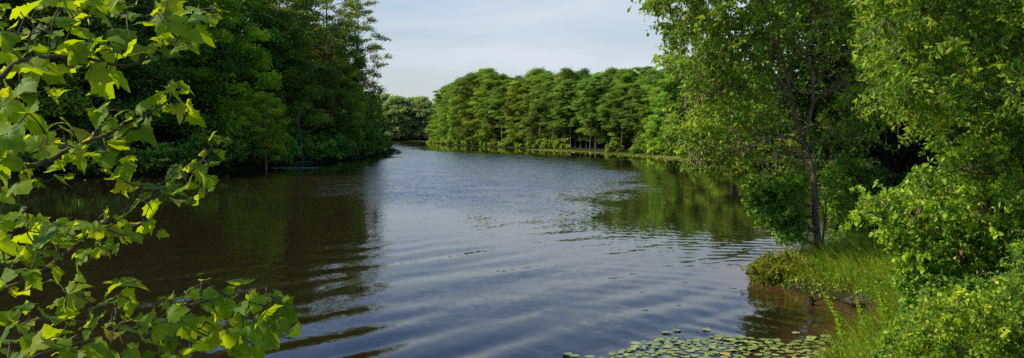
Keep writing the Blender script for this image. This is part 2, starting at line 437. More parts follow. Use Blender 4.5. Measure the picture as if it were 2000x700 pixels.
NAMES = {'round': 'broadleaf_tree', 'broad': 'broadleaf_tree', 'light': 'broadleaf_tree', 'wisp': 'cypress_tree', 'cypress': 'cypress_tree', 'stilt': 'cypress_tree', 'far': 'far_tree'}
def plant_tree(kind, v, x, y, ht, label, group, wide=1.0, rot=None):
    tm, cm, h0 = proto(kind, v)
    o = thing(NAMES[kind], label, 'tree', (x, y, H(x, y) - .05), R.uniform(0, 6.28) if rot is None else rot, group)
    s = ht / h0; o.scale = (s * wide, s * wide, s)
    obj('trunk', tm, o); obj('crown', cm, o)
    return o

def shrub_proto(seed, mat, r=1.0, leaf=.22, n=26, per=260, shape='wide', bark='barkd'):
    rng = np.random.default_rng(seed); T = Tubes(); cl = []
    for i in range(n):
        a = rng.uniform(0, 6.28); q = rng.uniform(.05, 1) ** .5
        z = rng.uniform(.15, 1.0) * (1 - .45 * q * q) * 1.5
        c = np.array([math.cos(a) * q * 1.5, math.sin(a) * q * 1.5, z]) * r
        cl.append((c, r * rng.uniform(.28, .55), .75))
        T.add(curve([(c[0] * .1, c[1] * .1, -.1), c * np.array([.5, .5, .45]), c], 3), np.linspace(.05, .012, 7) * r, 4)
    return T.build('stem', M[bark]), crown_leaves(rng, cl, per, leaf).build('foliage', shape, M[mat])

def plant_shrub(pr, x, y, s, label, group=None, sz=1.0, name='shrub', rot=None):
    o = thing(name, label, 'shrub', (x, y, H(x, y) - .04), R.uniform(0, 6.28) if rot is None else rot, group)
    o.scale = (s, s, s * sz)
    obj('stem', pr[0], o); obj('foliage', pr[1], o)
    return o

ORD = 'first second third fourth fifth sixth seventh eighth ninth tenth eleventh twelfth thirteenth fourteenth fifteenth sixteenth seventeenth eighteenth nineteenth twentieth'.split()
ORD += ['twenty-' + o for o in ORD[:9]] + ['thirtieth'] + ['thirty-' + o for o in ORD[:9]]

def forest():
    # --- left headland: the row along the water, named from the pointed end of the headland backwards
    left = [  # kind, variant, x, y, height, width factor, label
        ('broad', 0, -25.2, 143, 10.5, .9, 'low dark tree at the very tip of the left headland'),
        ('wisp', 0, -24.2, 126, 25.0, 1.0, 'tall feathery tree with sky showing through, nearest the open sky on the left bank'),
        ('wisp', 1, -26.0, 113, 26, 1.0, 'second tall feathery tree from the tip of the left headland'),
        ('broad', 1, -25.8, 112, 13.0, .85, 'shorter dark tree crowding under the feathery trees of the left headland'),
        ('wisp', 2, -30.5, 105, 26.5, 1.0, 'tall feathery tree whose top leaves the picture above the left bank'),
        ('broad', 2, -28.2, 102, 18.0, .9, 'dark dense tree beside the pale bare trunk on the left bank'),
        ('light', 0, -31.0, 90, 18.8, 1.0, 'sunlit yellow-green tree standing out of the dark left bank'),
        ('broad', 3, -36.0, 86, 25.0, 1.0, 'dark tall tree behind and left of the sunlit yellow-green tree'),
        ('broad', 1, -39.0, 79, 24.0, 1.0, 'dark tree of the left bank behind the upper leafy bough'),
        ('broad', 0, -43.5, 73.5, 25.0, 1.0, 'dark tree of the left bank behind the middle of the leafy boughs'),
        ('broad', 2, -49.0, 71.5, 25.0, 1.0, 'dark tree of the left bank at the left edge of the picture'),
        ('broad', 2, -26.5, 122, 19.5, .85, 'rounded dark tree filling the space below the feathery crowns of the left headland'),
        ('light', 2, -24.6, 121, 12.5, .8, 'small yellow-green tree coloured for sun highlights on the river side of the left headland'),  # lighter leaf colour put here for yellow sun highlights
        ('broad', 3, -34.0, 98, 26.0, 1.0, 'dark tree rising behind the sunlit yellow-green tree'),
    ]
    for k, v, x, y, h, w, lab in left:
        plant_tree(k, v, x, y, h, lab, 'trees along the left bank', w)
    back = [('broad', 1, -33, 118, 25), ('broad', 0, -35, 108, 26), ('broad', 2, -40, 98, 27), ('broad', 3, -44, 90, 27), ('broad', 0, -47, 82, 27), ('broad', 1, -53, 79, 27),
            ('broad', 2, -58, 74, 26), ('broad', 3, -31, 132, 20)]
    for k, v, x, y, h in back:
        plant_tree(k, v, x, y, h, 'dark tree in the shaded second row of the left bank', 'second row trees of the left bank')
    # young light tree low in front, pale trunk
    plant_tree('light', 1, -25.7, 84.0, 8.3, 'small sunlit young tree at the water edge below the tall yellow-green tree', 'trees along the left bank', 1.15)
    o = thing('bare_trunk', 'thin greyish bare trunk leaning slightly against the dark left bank', 'tree trunk', (-25.1, 96.2, 0))
    T = Tubes(); T.add(curve([(0, 0, -.3), (-.10, 0, 2), (-.35, 0, 4.5), (-.25, 0, 6.4)], 5), np.linspace(.12, .07, 16), 8)
    obj('trunk', T.build('trunk', M['barkc']), o)
    T = Tubes(); T.add(curve([(-.35, 0, 4.4), (-.7, .1, 5.0), (-.9, .2, 5.6)], 4), np.linspace(.05, .02, 9), 6)
    obj('limb', T.build('limb', M['barkp']), o)
    # dark shrubs along the foot of the left bank
    sp_ = [shrub_proto(300 + i, 'oak') for i in range(3)]
    foot = np.array([(-22.9, 141), (-22.9, 130), (-22.9, 120), (-23.6, 110), (-24.6, 101), (-25.9, 92), (-27.4, 84), (-29.2, 78), (-33, 73), (-38, 69.8), (-44, 67.5), (-52, 65)])
    tt = np.linspace(0, 11, 34)
    for i, t in enumerate(tt):
        x = np.interp(t, np.arange(12), foot[:, 0]) - R.uniform(.2, 1.6); y = np.interp(t, np.arange(12), foot[:, 1])
        if abs(y - 97) < 2.2: x -= 1.6
        plant_shrub(sp_[i % 3], x, y, R.uniform(1.3, 2.2), 'dark shrub hanging over the water at the foot of the left bank', 'shrubs at the foot of the left bank', R.uniform(.9, 1.7))
    for (x, y, s, z, lab) in [(-21.7, 139, 1.5, .55, 'low dark shrub reaching out over bright water at the tip of the left headland'),
                        (-20.9, 136, .85, .5, 'little spray of leaves farthest out over the water off the left headland')]:
        plant_shrub(sp_[1], x, y, s, lab, 'shrubs at the foot of the left bank', z)
    # --- far right shore, the front row counted from the river bend
    shore = np.array([(-27, 262), (-22.5, 244), (-17, 225), (-6, 201), (8.4, 166), (17, 141), (27.8, 115), (39, 97.5), (43, 79)])
    L = np.concatenate([[0], np.cumsum(np.hypot(*np.diff(shore, axis=0).T))])
    nrow = 37
    for i in range(nrow):
        s = L[-1] * (i + .5) / nrow + R.uniform(-1.6, 1.6)
        x = np.interp(s, L, shore[:, 0]); y = np.interp(s, L, shore[:, 1])
        off = R.uniform(.8, 4.2)
        x += off * .9; y += off * .45
        px = CX + F * x / y
        stilt = 1060 < px < 1225 or R.random() < .22
        h = np.interp(px, [850, 880, 930, 1000, 1150, 1300, 1500], [12.5, 15.5, 17.0, 14.5, 13.6, 12.2, 12]) * R.uniform(.9, 1.06)
        h *= [.55, .7, .85][i] if i < 3 else R.choice([.82, .93, 1.0, 1.06])
        kd = 'stilt' if stilt else 'round' if i % 4 == 1 else 'cypress'
        plant_tree(kd, i % 3 if kd != 'cypress' else (i * 7 + i // 4) % 6, x, y, h,
                   ORD[i] + (' bare-legged front-row tree' if stilt else ' front-row tree') + ' of the far shore counting from the river bend', 'front row trees of the far shore', R.uniform(1.0, 1.35))
    for row, (off, hk) in enumerate([(6.5, 1.10), (11.5, 1.18), (17, 1.22)]):
        nr = 30
        for i in range(nr):
            s = L[-1] * (i + R.uniform(.1, .9)) / nr
            x = np.interp(s, L, shore[:, 0]) + off * .92; y = np.interp(s, L, shore[:, 1]) + off * .4
            px = CX + F * x / y
            if px > 1480: continue
            h = np.interp(px, [850, 880, 930, 1000, 1150, 1300, 1500], [11, 15.5, 17.5, 14.6, 13.6, 12.2, 12]) * hk * R.uniform(.88, 1.04)
            plant_tree(['stilt', 'cypress', 'round'][i % 3], (i + row) % 3, x, y, h * (1.07 if (i * 5 + row) % 7 == 0 else 1), 'tree behind the front row with only its crown showing over the far shore wood', 'back row trees of the far shore', R.uniform(1, 1.25))
    for i in range(16):
        px = R.uniform(1078, 1218); g = G(px, 294.5); off = R.uniform(1.5, 8)
        x, y = g[0] + off * .8, g[1] + off * .6
        plant_tree('stilt', i % 3, x, y, R.uniform(12, 14.5), 'slim bare-legged cypress standing in the dark gap of the far wood', 'slim cypresses in the dark gap of the far wood', R.uniform(.75, 1.0))
    sc = [shrub_proto(320 + i, 'cyp', leaf=.32, per=150) for i in range(2)]
    for i in range(34):
        s = L[-1] * (i + R.uniform(.2, .8)) / 34
        x = np.interp(s, L, shore[:, 0]); y = np.interp(s, L, shore[:, 1])
        px = CX + F * x / y
        if 1105 < px < 1190 or px > 1450: continue
        plant_shrub(sc[i % 2], x + .9, y + .6, R.uniform(.8, 1.35), 'low green shrub at the waterline in front of the far cypresses', 'waterline shrubs of the far shore', R.uniform(.9, 1.5))
    b = G(1090, 291)
    plant_shrub(shrub_proto(331, 'light', leaf=.3, per=170), b[0] + .5, b[1] + 1.5, 1.75, 'bright yellow-green rounded bush at the waterline before the dark gap in the far wood', None, 1.35)
    # single taller pale trunk by the mat of duckweed
    # --- far end of the river
    for i in range(34):
        u = (i % 17) / 16; row = i // 17
        x = -74 + 62 * u + R.uniform(-1.5, 1.5); y = 297 + 9 * row + R.uniform(-2, 2) - 6 * u
        px = CX + F * x / y
        h = np.interp(px, [640, 760, 800, 850, 900], [17, 15.5, 16, 13.0, 13.5]) * R.uniform(.88, 1.1) * (1.05 if row else .95)
        plant_tree('far', i % 3, x, y, h, 'tree tinted bluish for haze at the far end of the river between the two banks', 'trees at the far end of the river')

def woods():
    """woods behind the tree rows, their shade put into dark leaf colour: nobody could count what grows there"""
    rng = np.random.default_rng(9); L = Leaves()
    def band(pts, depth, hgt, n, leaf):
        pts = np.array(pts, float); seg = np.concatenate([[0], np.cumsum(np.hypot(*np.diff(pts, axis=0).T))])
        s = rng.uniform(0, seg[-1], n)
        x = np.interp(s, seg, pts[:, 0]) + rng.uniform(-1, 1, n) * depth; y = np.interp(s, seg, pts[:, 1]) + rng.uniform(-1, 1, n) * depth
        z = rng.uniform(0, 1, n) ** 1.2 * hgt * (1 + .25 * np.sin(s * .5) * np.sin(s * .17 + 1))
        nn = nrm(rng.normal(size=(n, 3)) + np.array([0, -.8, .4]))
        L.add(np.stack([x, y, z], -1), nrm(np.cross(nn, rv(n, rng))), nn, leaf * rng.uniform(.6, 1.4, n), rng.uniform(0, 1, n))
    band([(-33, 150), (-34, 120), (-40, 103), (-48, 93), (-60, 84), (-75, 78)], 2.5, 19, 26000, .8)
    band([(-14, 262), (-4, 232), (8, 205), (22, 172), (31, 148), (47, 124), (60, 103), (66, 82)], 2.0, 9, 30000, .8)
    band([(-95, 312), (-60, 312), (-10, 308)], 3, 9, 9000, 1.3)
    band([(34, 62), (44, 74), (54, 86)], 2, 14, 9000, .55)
    band([(14.8, 31.5), (17.5, 32), (20, 31)], .9, 9, 9000, .32)  # dark leaves added behind the canopy gap to stand for its deep shade
    tag(obj('woods', L.build('woods', 'wide', M['under'])), 'interior of the woods behind the rows of trees, its shade coloured into the leaves', kind='stuff')

# ------------------------------------------------------------------ near plants
def inpoly(poly, x, y):
    ins = False; n = len(poly)
    for i in range(n):
        (x1, y1), (x2, y2) = poly[i], poly[(i + 1) % n]
        if (y1 > y) != (y2 > y) and x < (x2 - x1) * (y - y1) / (y2 - y1) + x1: ins = not ins
    return ins

def fill(rng, poly, d0, d1, n, avoid=None):
    """n points spread through a volume: an outline seen from the bank, with real depth d0..d1"""
    xs = [p[0] for p in poly]; ys = [p[1] for p in poly]; out = []
    while len(out) < n:
        x, y = rng.uniform(min(xs), max(xs)), rng.uniform(min(ys), max(ys))
        if not inpoly(poly, x, y): continue
        d = rng.uniform(d0, d1)
        if avoid and avoid(x, y, d): continue
        out.append(P(x, y, d))
    return np.array(out)

def sprays(rng, T, L, centres, r, ntw, nleaf, leaf, droop=.25, up=.5, bias=(0, 0, 0), tw=.004, spread=.5, tvar=.22, flat_=1.0):
    """leafy twigs going out of each centre; leaves alternate along each twig"""
    for c in centres:
        rc = r * rng.uniform(.7, 1.3); tb = rng.normal() * tvar * .9
        dirs = nrm(rv(ntw, rng) * np.array([1, 1, .7 * flat_]) + np.array(bias))
        for dv in dirs:
            ln = rc * rng.uniform(.55, 1.1); k = 6
            u = np.linspace(0, 1, k)[:, None]
            pts = c + dv * ln * u + np.array([0, 0, -droop * ln]) * u ** 2 + np.cumsum(rng.normal(size=(k, 3)) * .03 * ln, axis=0)
            if tw > 0: T.add(pts, np.linspace(tw, tw * .4, k), 3)
            n = max(3, int(nleaf * rng.uniform(.7, 1.3)))
            t = rng.uniform(.12, 1.02, n); ti = np.clip(t * (k - 1), 0, k - 1.001); i0 = ti.astype(int); fr = (ti - i0)[:, None]
            p = pts[i0] * (1 - fr) + pts[i0 + 1] * fr + rng.normal(size=(n, 3)) * leaf * .25
            ax = nrm(pts[i0 + 1] - pts[i0])
            side = nrm(np.cross(ax, rv(n, rng)))
            d = nrm(ax * .5 + side * spread * 2 + np.array([0, 0, -.35]) + rng.normal(size=(n, 3)) * .15)
            nn = nrm(rng.normal(size=(n, 3)) * .55 + np.array([0, 0, up]) + dv * .35)
            L.add(p, d, nn, leaf * rng.uniform(.5, 1.3, n), .47 + tb + tvar * rng.normal(size=n) + .18 * (t - .5))

def limb_to(rng, T, path, c, r0=.02, sides=5, zdrop=.25):
    """a branch from the nearest lower point of a stem path to the centre c"""
    d = np.linalg.norm(path - c, axis=1) + 1.2 * np.maximum(path[:, 2] - (c[2] - zdrop), 0)
    b = path[int(np.argmin(d))]
    ln = np.linalg.norm(c - b)
    mid = (b + c) / 2 + rng.normal(size=3) * .07 * ln + np.array([0, 0, .04 * ln])
    T.add(curve([b, mid, c], 4), np.linspace(r0, r0 * .3, 9), sides)

def near_plants():
    rng = np.random.default_rng(5)
    # ---------- slim leaning tree on the bank
    base = P(1602, 517, 24.0)
    def pth(px, d): return curve([P(x, y, dd) for (x, y), dd in zip(px, d)], 6)
    main = pth([(1604, 524), (1597, 470), (1592, 420), (1589, 350), (1578, 305), (1568, 275), (1553, 225), (1540, 165), (1520, 80), (1490, -40), (1470, -150)], [24, 24, 24, 24, 24.1, 24.2, 24.3, 24.4, 24.5, 24.6, 24.6])
    fork = pth([(1570, 280), (1577, 245), (1586, 205), (1588, 150), (1576, 95), (1598, 10), (1620, -110)], [24.1, 24, 23.9, 23.8, 23.8, 23.7, 23.7])
    o = thing('slim_tree', 'slim forked tree leaning over the water from the grassy right bank', 'tree', base)
    off = base
    T = Tubes(); n = len(main)
    rad = np.interp(np.arange(n), [0, 4, 18, 30, n - 1], [.15, .11, .09, .065, .022])
    T.add(main - off, rad, 10)
    obj('trunk', T.build('trunk', M['bark']), o)
    T = Tubes(); n = len(fork); T.add(fork - off, np.linspace(.07, .018, n), 8)
    obj('fork', T.build('fork', M['bark']), o)
    B = Tubes()
    lowbr = []
    for px, d in [([(1572, 285), (1545, 268), (1515, 270), (1480, 283), (1440, 300), (1395, 325), (1352, 333)], [24, 23.6, 23.2, 22.8, 22.2, 21.8, 21.5]),
                  ([(1553, 195), (1525, 180), (1498, 172), (1450, 182), (1400, 195), (1340, 215)], [24.2, 24, 23.8, 23.2, 22.8, 22.4]),
                  ([(1588, 182), (1560, 178), (1535, 140), (1510, 120)], [23.8, 23.7, 23.6, 23.4]),
                  ([(1583, 120), (1555, 85), (1545, 60), (1500, 10)], [23.8, 23.9, 24, 24]),
                  ([(1545, 190), (1500, 130), (1440, 90), (1380, 60), (1310, 30)], [24.3, 24.6, 24.6, 24.4, 24.2]),
                  ([(1588, 200), (1610, 180), (1660, 150), (1700, 120)], [23.9, 24.5, 25, 25.5]),
                  ([(1570, 290), (1610, 270), (1650, 262), (1690, 270)], [24.1, 24.6, 25, 25.4]),
                  ([(1500, 10), (1440, -20), (1370, -10), (1300, 10)], [24.5, 24.3, 24, 23.8])]:
        p = pth(px, d); lowbr.append(p); B.add(p - off, np.linspace(.045, .012, len(p)), 6)
    path = np.vstack([main[20:], fork] + lowbr)
    L = Leaves()
    crown = [(1262, -200), (1262, 12), (1300, 40), (1312, 100), (1285, 112), (1340, 135), (1352, 175), (1318, 235), (1300, 285), (1345, 300), (1420, 290), (1480, 310), (1560, 330),
             (1660, 320), (1720, 240), (1730, 120), (1780, 0), (1780, -200)]
    keep = lambda x, y, d: (1492 < x < 1640 and 60 < y < 350 and d < 25.2)
    cs = np.vstack([fill(rng, crown, 21.0, 27.0, 560, keep), fill(rng, [q for q in crown[:10]] + [(1500, 300), (1500, -200)], 21.0, 25.0, 170, keep)])
    tips = [P(x, y, d) for x, y, d in [(1268, 10, 23), (1275, 12, 23), (1290, 112, 23), (1305, 124, 22.6), (1318, 60, 23), (1322, 95, 23), (1345, 332, 21.5), (1362, 333, 21.6), (1385, 328, 21.8), (1410, 318, 22), (1330, 290, 22), (1310, 250, 22.3), (1450, 320, 22.5)]]
    for c in cs: limb_to(rng, B, path, c, .016, 4)
    sprays(rng, B, L, cs - 0, .60, 6, 14, .115, droop=.3, tw=.005, flat_=.8)
    sprays(rng, B, L, tips, .26, 6, 9, .105, droop=.2, tw=.004)
    obj('branch', shift(B, off).build('branch', M['bark']), o)
    obj('crown', shift(L, off).build('crown', 'round', M['gum']), o)
    # ---------- leafy sapling clinging to the foot of the slim tree
    def bush(name, label, cat, bpx, d, poly, d0, d1, n, r, ntw, nl, leaf, shape, mat, bark='bark', up=.5, droop=.2, bias=(0, 0, 0), r0=.02, stems=3, group=None, tw=.004, spread=.5, fl=1.0, tvar=.22, avoid=None):
        b = P(*bpx, d); b[2] = H(b[0], b[1]) - .05
        cs = fill(rng, poly, d0, d1, n, avoid); T, L = Tubes(), Leaves()
        top = cs[np.argsort(-cs[:, 2])[: max(stems * 3, 6)]]; paths = []
        for k in range(stems):
            t = top[rng.integers(len(top))]
            p = curve([b + rng.normal(size=3) * [.1, .1, 0], b * .55 + t * .45 + np.array([(b[0] - t[0]) * .3, (b[1] - t[1]) * .3, .2 * np.linalg.norm(t - b)]) + rng.normal(size=3) * .08 * np.linalg.norm(t - b), t], 6)
            paths.append(p); T.add(p - b, np.linspace(r0, r0 * .3, len(p)), 6)
        ap = np.vstack(paths); S = Tubes()
        for c in cs: limb_to(rng, S, ap, c, r0 * .4, 4)
        sprays(rng, S, L, cs, r, ntw, nl, leaf, droop=droop, up=up, bias=bias, tw=tw, spread=spread, flat_=fl, tvar=tvar)
        o = thing(name, label, cat, b, group=group)
        obj('stem', T.build('stem', M[bark]), o)
        obj('branch', shift(S, b).build('branch', M[bark]), o)
        obj('foliage', shift(L, b).build('foliage', shape, M[mat]), o)
        return o
    bush('sapling', 'leafy sapling leaning out over the water at the foot of the slim tree', 'sapling', (1598, 512), 23.7,
         [(1448, 348), (1470, 340), (1500, 362), (1545, 330), (1585, 370), (1596, 430), (1605, 512), (1560, 488), (1520, 452), (1470, 395)], 22.6, 24.2, 90, .38, 6, 13, .125, 'round', 'vine', r0=.03, avoid=lambda x, y, d: x > 1562)
    bush('bank_bush', 'low yellow-green bush at the water edge on the tip of the right bank', 'bush', (1540, 545), 21.3,
         [(1462, 520), (1480, 498), (1540, 490), (1578, 508), (1592, 548), (1560, 562), (1482, 560)], 20.5, 21.8, 75, .30, 6, 14, .075, 'round', 'tip', 'twig', r0=.015, stems=5)
    # ---------- shaded shrubs behind the bank
    bush('understory_shrub', 'dark glossy shrub in the shade right of the slim trunk', 'shrub', (1690, 490), 26.5,
         [(1610, 345), (1660, 300), (1720, 350), (1760, 400), (1750, 480), (1700, 495), (1650, 470), (1625, 420)], 25.8, 29, 110, .55, 6, 15, .13, 'round', 'vine', 'barkd', r0=.05)
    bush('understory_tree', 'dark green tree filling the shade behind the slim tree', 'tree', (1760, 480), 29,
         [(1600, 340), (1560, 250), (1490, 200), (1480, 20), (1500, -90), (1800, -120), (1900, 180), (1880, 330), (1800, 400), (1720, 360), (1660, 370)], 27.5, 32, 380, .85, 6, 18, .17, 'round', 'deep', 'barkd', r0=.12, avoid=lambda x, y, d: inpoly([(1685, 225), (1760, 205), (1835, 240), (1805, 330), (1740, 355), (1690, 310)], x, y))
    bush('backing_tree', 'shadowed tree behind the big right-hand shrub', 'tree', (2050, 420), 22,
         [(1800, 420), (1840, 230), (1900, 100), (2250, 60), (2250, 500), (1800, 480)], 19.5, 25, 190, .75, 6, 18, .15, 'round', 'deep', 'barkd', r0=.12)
    # ---------- willow oak hanging in from above on the right
    ob = np.array([10.2, 11.8, 0]); ob[2] = H(ob[0], ob[1]) - .1
    o = thing('willow_oak', 'oak with long narrow leaves drooping into the upper right of the view', 'tree', ob)
    T = Tubes(); tr = curve([ob, ob + [.1, .2, 3], ob + [-.1, .5, 6], ob + [-.4, .8, 9]], 6)
    T.add(tr - ob, np.linspace(.26, .08, len(tr)), 10); obj('trunk', T.build('trunk', M['bark']), o)
    B, L = Tubes(), Leaves(); boughs = []
    for px, d in [([(2050, 60), (1930, 40), (1830, 70), (1760, 110), (1720, 160)], [12.5, 13, 13.6, 14, 14.3]),
                  ([(2080, -60), (1950, -50), (1820, -30), (1720, 20)], [12.3, 13.2, 14, 14.8]),
                  ([(2060, 120), (1960, 120), (1880, 160), (1820, 205), (1780, 235)], [12.3, 12.6, 13, 13.3, 13.5]),
                  ([(2100, 160), (2020, 150), (1960, 190)], [12, 12.2, 12.4])]:
        pts = [P(x, y, dd) for (x, y), dd in zip(px, d)]
        k = int(np.argmin(np.linalg.norm(tr - (pts[0] + [.8, -.4, -.3]), axis=1)))
        p = curve([tr[k]] + pts, 6); boughs.append(p); B.add(p - ob, np.linspace(.06, .012, len(p)), 6)
    bp = np.vstack(boughs)
    cs = fill(rng, [(1700, -160), (1690, 60), (1695, 150), (1725, 212), (1775, 232), (1830, 228), (1880, 190), (1960, 215), (2150, 220), (2150, -160)], 11.6, 15.2, 330)
    for c in cs: limb_to(rng, B, bp, c, .010, 4)
    sprays(rng, B, L, cs, .46, 6, 17, .118, droop=.34, up=.42, tw=.004, spread=.5, tvar=.26)
    obj('branch', shift(B, ob).build('branch', M['bark']), o); obj('crown', shift(L, ob).build('crown', 'lance', M['willow']), o)
    # ---------- the wall of shrubs on the right
    bush('tall_shrub', 'tall sunlit shrub with light green leaves under the drooping oak', 'shrub', (1990, 560), 14.2,
         [(1790, 350), (1805, 300), (1830, 262), (1795, 258), (1850, 215), (1900, 205), (2000, 170), (2180, 150), (2180, 470), (1980, 480), (1830, 420)], 12.6, 15.6, 230, .42, 6, 16, .088, 'round', 'bush', r0=.05, stems=5, tvar=.25)
    bush('broad_shrub', 'broad sunlit shrub leaning over the grassy bank with a dark hollow beneath', 'shrub', (1900, 590), 14.8,
         [(1645, 402), (1700, 385), (1770, 372), (1850, 400), (1960, 420), (2150, 440), (2150, 560), (1960, 540), (1850, 590), (1790, 570), (1755, 510), (1720, 470), (1740, 440), (1690, 420)], 13.2, 17.2, 260, .36, 6, 15, .082, 'heart', 'bush', r0=.04, stems=6, tvar=.25)
    bush('middle_shrub', 'deep green shrub filling the hollow between the broad shrub and the low bright shrub', 'shrub', (1880, 650), 13.6,
         [(1755, 540), (1800, 520), (1900, 540), (2000, 540), (1990, 630), (1850, 640), (1775, 620)], 12.8, 14.8, 90, .33, 6, 15, .085, 'round', 'vine', r0=.03, stems=5)
    o = bush('low_shrub', 'low bright shrub with small yellow-green leaves in the bottom right corner', 'shrub', (1960, 760), 10.8,
         [(1740, 640), (1790, 585), (1830, 560), (1900, 590), (1960, 560), (2150, 520), (2200, 770), (1690, 770), (1710, 700)], 9.6, 13.2, 400, .27, 6, 15, .060, 'round', 'low', 'twigg', r0=.02, stems=7, tvar=.25)
    for (x, y, d) in [(1858, 597, 10.9), (1945, 553, 11.0), (1866, 595, 10.95)]:
        c = P(x, y, d); T = Tubes(); T.add(curve([c + [.05, .1, -.35], c + [.01, .03, -.12], c], 4) - np.array(o.location), .003, 4)
        fo = obj('flower_stalk', T.build('flower_stalk', M['twigg']), o)
        Lf = Leaves(); a = np.arange(6) * 1.047
        dv = np.stack([np.cos(a), np.sin(a) * .8 - .3, np.sin(a) * .5 + .4], -1)
        Lf.add(np.repeat((c - np.array(o.location))[None], 6, 0), dv, np.repeat(np.array([[0, -.6, .8]]), 6, 0), .04, .5)
        obj('blossom', Lf.build('blossom', 'wide', M['petal']), fo)
    bush('edge_shrub', 'narrow-leaved shrub at the right edge between the tall and the low shrub', 'shrub', (2080, 640), 11.5,
         [(1930, 560), (1965, 500), (2010, 450), (2180, 400), (2180, 640), (1990, 620)], 10.9, 12.6, 60, .32, 6, 13, .085, 'lance', 'bush', r0=.02, stems=4)

def shift(X, off):
    """move collected geometry into a thing's own frame (pieces still in world coordinates only)"""
    if isinstance(X, Tubes):
        X.V = [v - off if np.abs(v).max() > 0 and np.linalg.norm(v.mean(0)[:2] - off[:2]) < np.linalg.norm(v.mean(0)[:2]) else v for v in X.V]
    else:
        X.p = [v - off for v in X.p]
    return X

# ------------------------------------------------------------------ bank details
def bank():
    rng = np.random.default_rng(21)
    def blades(n, cond, hmin, hmax, wid, lean):
        V, Fq, tint = [], [], []; cnt = 0
        x = rng.uniform(4, 14, n * 14); y = rng.uniform(11, 27.5, n * 14)
        s = -sdf(RIVER, x, y); k = cond(x, y, s); x, y, s = x[k][:n], y[k][:n], s[k][:n]; m = len(x)
        z = height(x, y)
        h = rng.uniform(hmin, hmax, m) * (.55 + .45 * sm(0, .8, s)); a = rng.uniform(0, 6.28, m)
        l = np.stack([np.cos(a), np.sin(a)], -1) * .35 + np.array(lean) + rng.normal(size=(m, 2)) * .18
        w = wid * rng.uniform(.6, 1.4, m); sx = np.stack([-np.sin(a * 3), np.cos(a * 3)], -1)
        for j, u in enumerate((0, .4, .75, 1.0)):
            c = np.stack([x, y], -1) + l * (h * u ** 2)[:, None]
            zz = z - .02 + h * (u - .28 * u ** 2.5 * np.linalg.norm(l, axis=1))
            ww = (w * (1 - u * .92))[:, None] * sx
            V.append(np.concatenate([c - ww, zz[:, None]], 1)); V.append(np.concatenate([c + ww, zz[:, None]], 1))
        V = np.stack(V, 1)
        b = np.arange(m)[:, None, None] * 8 + np.array([[0, 1, 3, 2], [2, 3, 5, 4], [4, 5, 7, 6]])[None]
        t = np.repeat(np.clip(.40 + .33 * rng.normal(size=m), 0, 1), 8)
        return V.reshape(-1, 3), b.reshape(-1, 4), t
    V, f, t = blades(11000, lambda x, y, s: (s > .02) & (s < 4.2 + 1.2 * wob(x, y)) & (x > 5) & (((x - 7.2) / 1.15) ** 2 + ((y - 21.9) / 1.4) ** 2 > 1) & (rng.random(len(x)) < np.where(s < .4, .5, 1)), .35, .95, .010, (-.62, -.12))
    tag(obj('grass', mesh('grass', V, [f], M['grass'], True, {'tint': t})), 'long green grass leaning towards the water on the right bank', 'grass', kind='stuff')
    V, f, t = blades(900, lambda x, y, s: (s > .3) & (s < 4) & (x > 5), .4, .95, .006, (-.4, -.1))
    tag(obj('dry_stalks', mesh('dry_stalks', V, [f], M['straw'], True, {'tint': t})), 'dead straw-coloured stalks scattered through the green grass', 'dead stalks', kind='stuff')
    V, f, t = blades(2600, lambda x, y, s: (s > -.02) & (s < .6) & (x > 5) & (wob(x * 1.6, y * 1.6) > -.35), .2, .6, .007, (-.55, -.50))
    tag(obj('dry_grass', mesh('dry_grass', V, [f], M['straw'], True, {'tint': t})), 'dry straw-coloured grass along the water edge of the right bank', 'grass', kind='stuff')
    x = rng.uniform(4.5, 13, 90000); y = rng.uniform(11.5, 26.5, 90000); s = -sdf(RIVER, x, y)
    k = (s > .02) & (s < 4.5) & (wob(x * 1.3, y * 1.3) + .5 * rng.normal(size=len(x)) > .05); x, y, s = x[k][:15000], y[k][:15000], s[k][:15000]
    n = len(x); z = height(x, y) + rng.uniform(0, 1, n) ** 1.3 * (.10 + .38 * sm(.1, 1.2, s) * (.6 + .4 * wob(x * 2, y * 2)))
    L = Leaves(); nn = nrm(rng.normal(size=(n, 3)) * .6 + [-.2, -.2, 1.0]); L.add(np.stack([x, y, z], -1), nrm(np.cross(nn, rv(n, rng))), nn, rng.uniform(.05, .11, n), rng.uniform(.1, .9, n))
    tag(obj('ground_cover', L.build('ground_cover', 'round', M['low'])), 'low leafy weeds growing among the grass of the right bank', 'weeds', kind='stuff')
    # tall upright weeds
    for i, (px, py, d, h, lean, lab) in enumerate([(1650, 705, 14.3, 1.05, -.42, 'tall feathery green weed standing nearest the lily pads'),
                                    (1735, 690, 14.6, .95, -.30, 'tall feathery weed in front of the brown mound on the bank'),
                                    (1690, 715, 13.9, .85, -.22, 'feathery weed between the two tallest weeds of the bank'),
                                    (1770, 660, 15.2, .95, -.25, 'slender weed in the long grass right of the brown mound')]):
        b = P(px, py, d); b[2] = H(b[0], b[1]) - .03
        o = thing('weed', lab, 'weed', b, group='tall weeds on the right bank')
        p = curve([(0, 0, 0), (lean * .3 * h, 0, h * .5), (lean * h, .05, h)], 8); T = Tubes(); T.add(p, np.linspace(.010, .004, len(p)), 5)
        obj('stem', T.build('stem', M['twigg']), o)
        L = Leaves(); n = 150; u = rng.uniform(.12, 1, n); q = p[(u * (len(p) - 1)).astype(int)]
        dv = nrm(np.stack([rng.normal(size=n), rng.normal(size=n), np.full(n, 1.1)], -1) + np.array([lean, 0, 0]))
        L.add(q, dv, rv(n, rng), .13 * (1.15 - u) + .03, rng.uniform(.2, .9, n))
        obj('foliage', L.build('foliage', 'lance', M['sprig']), o)
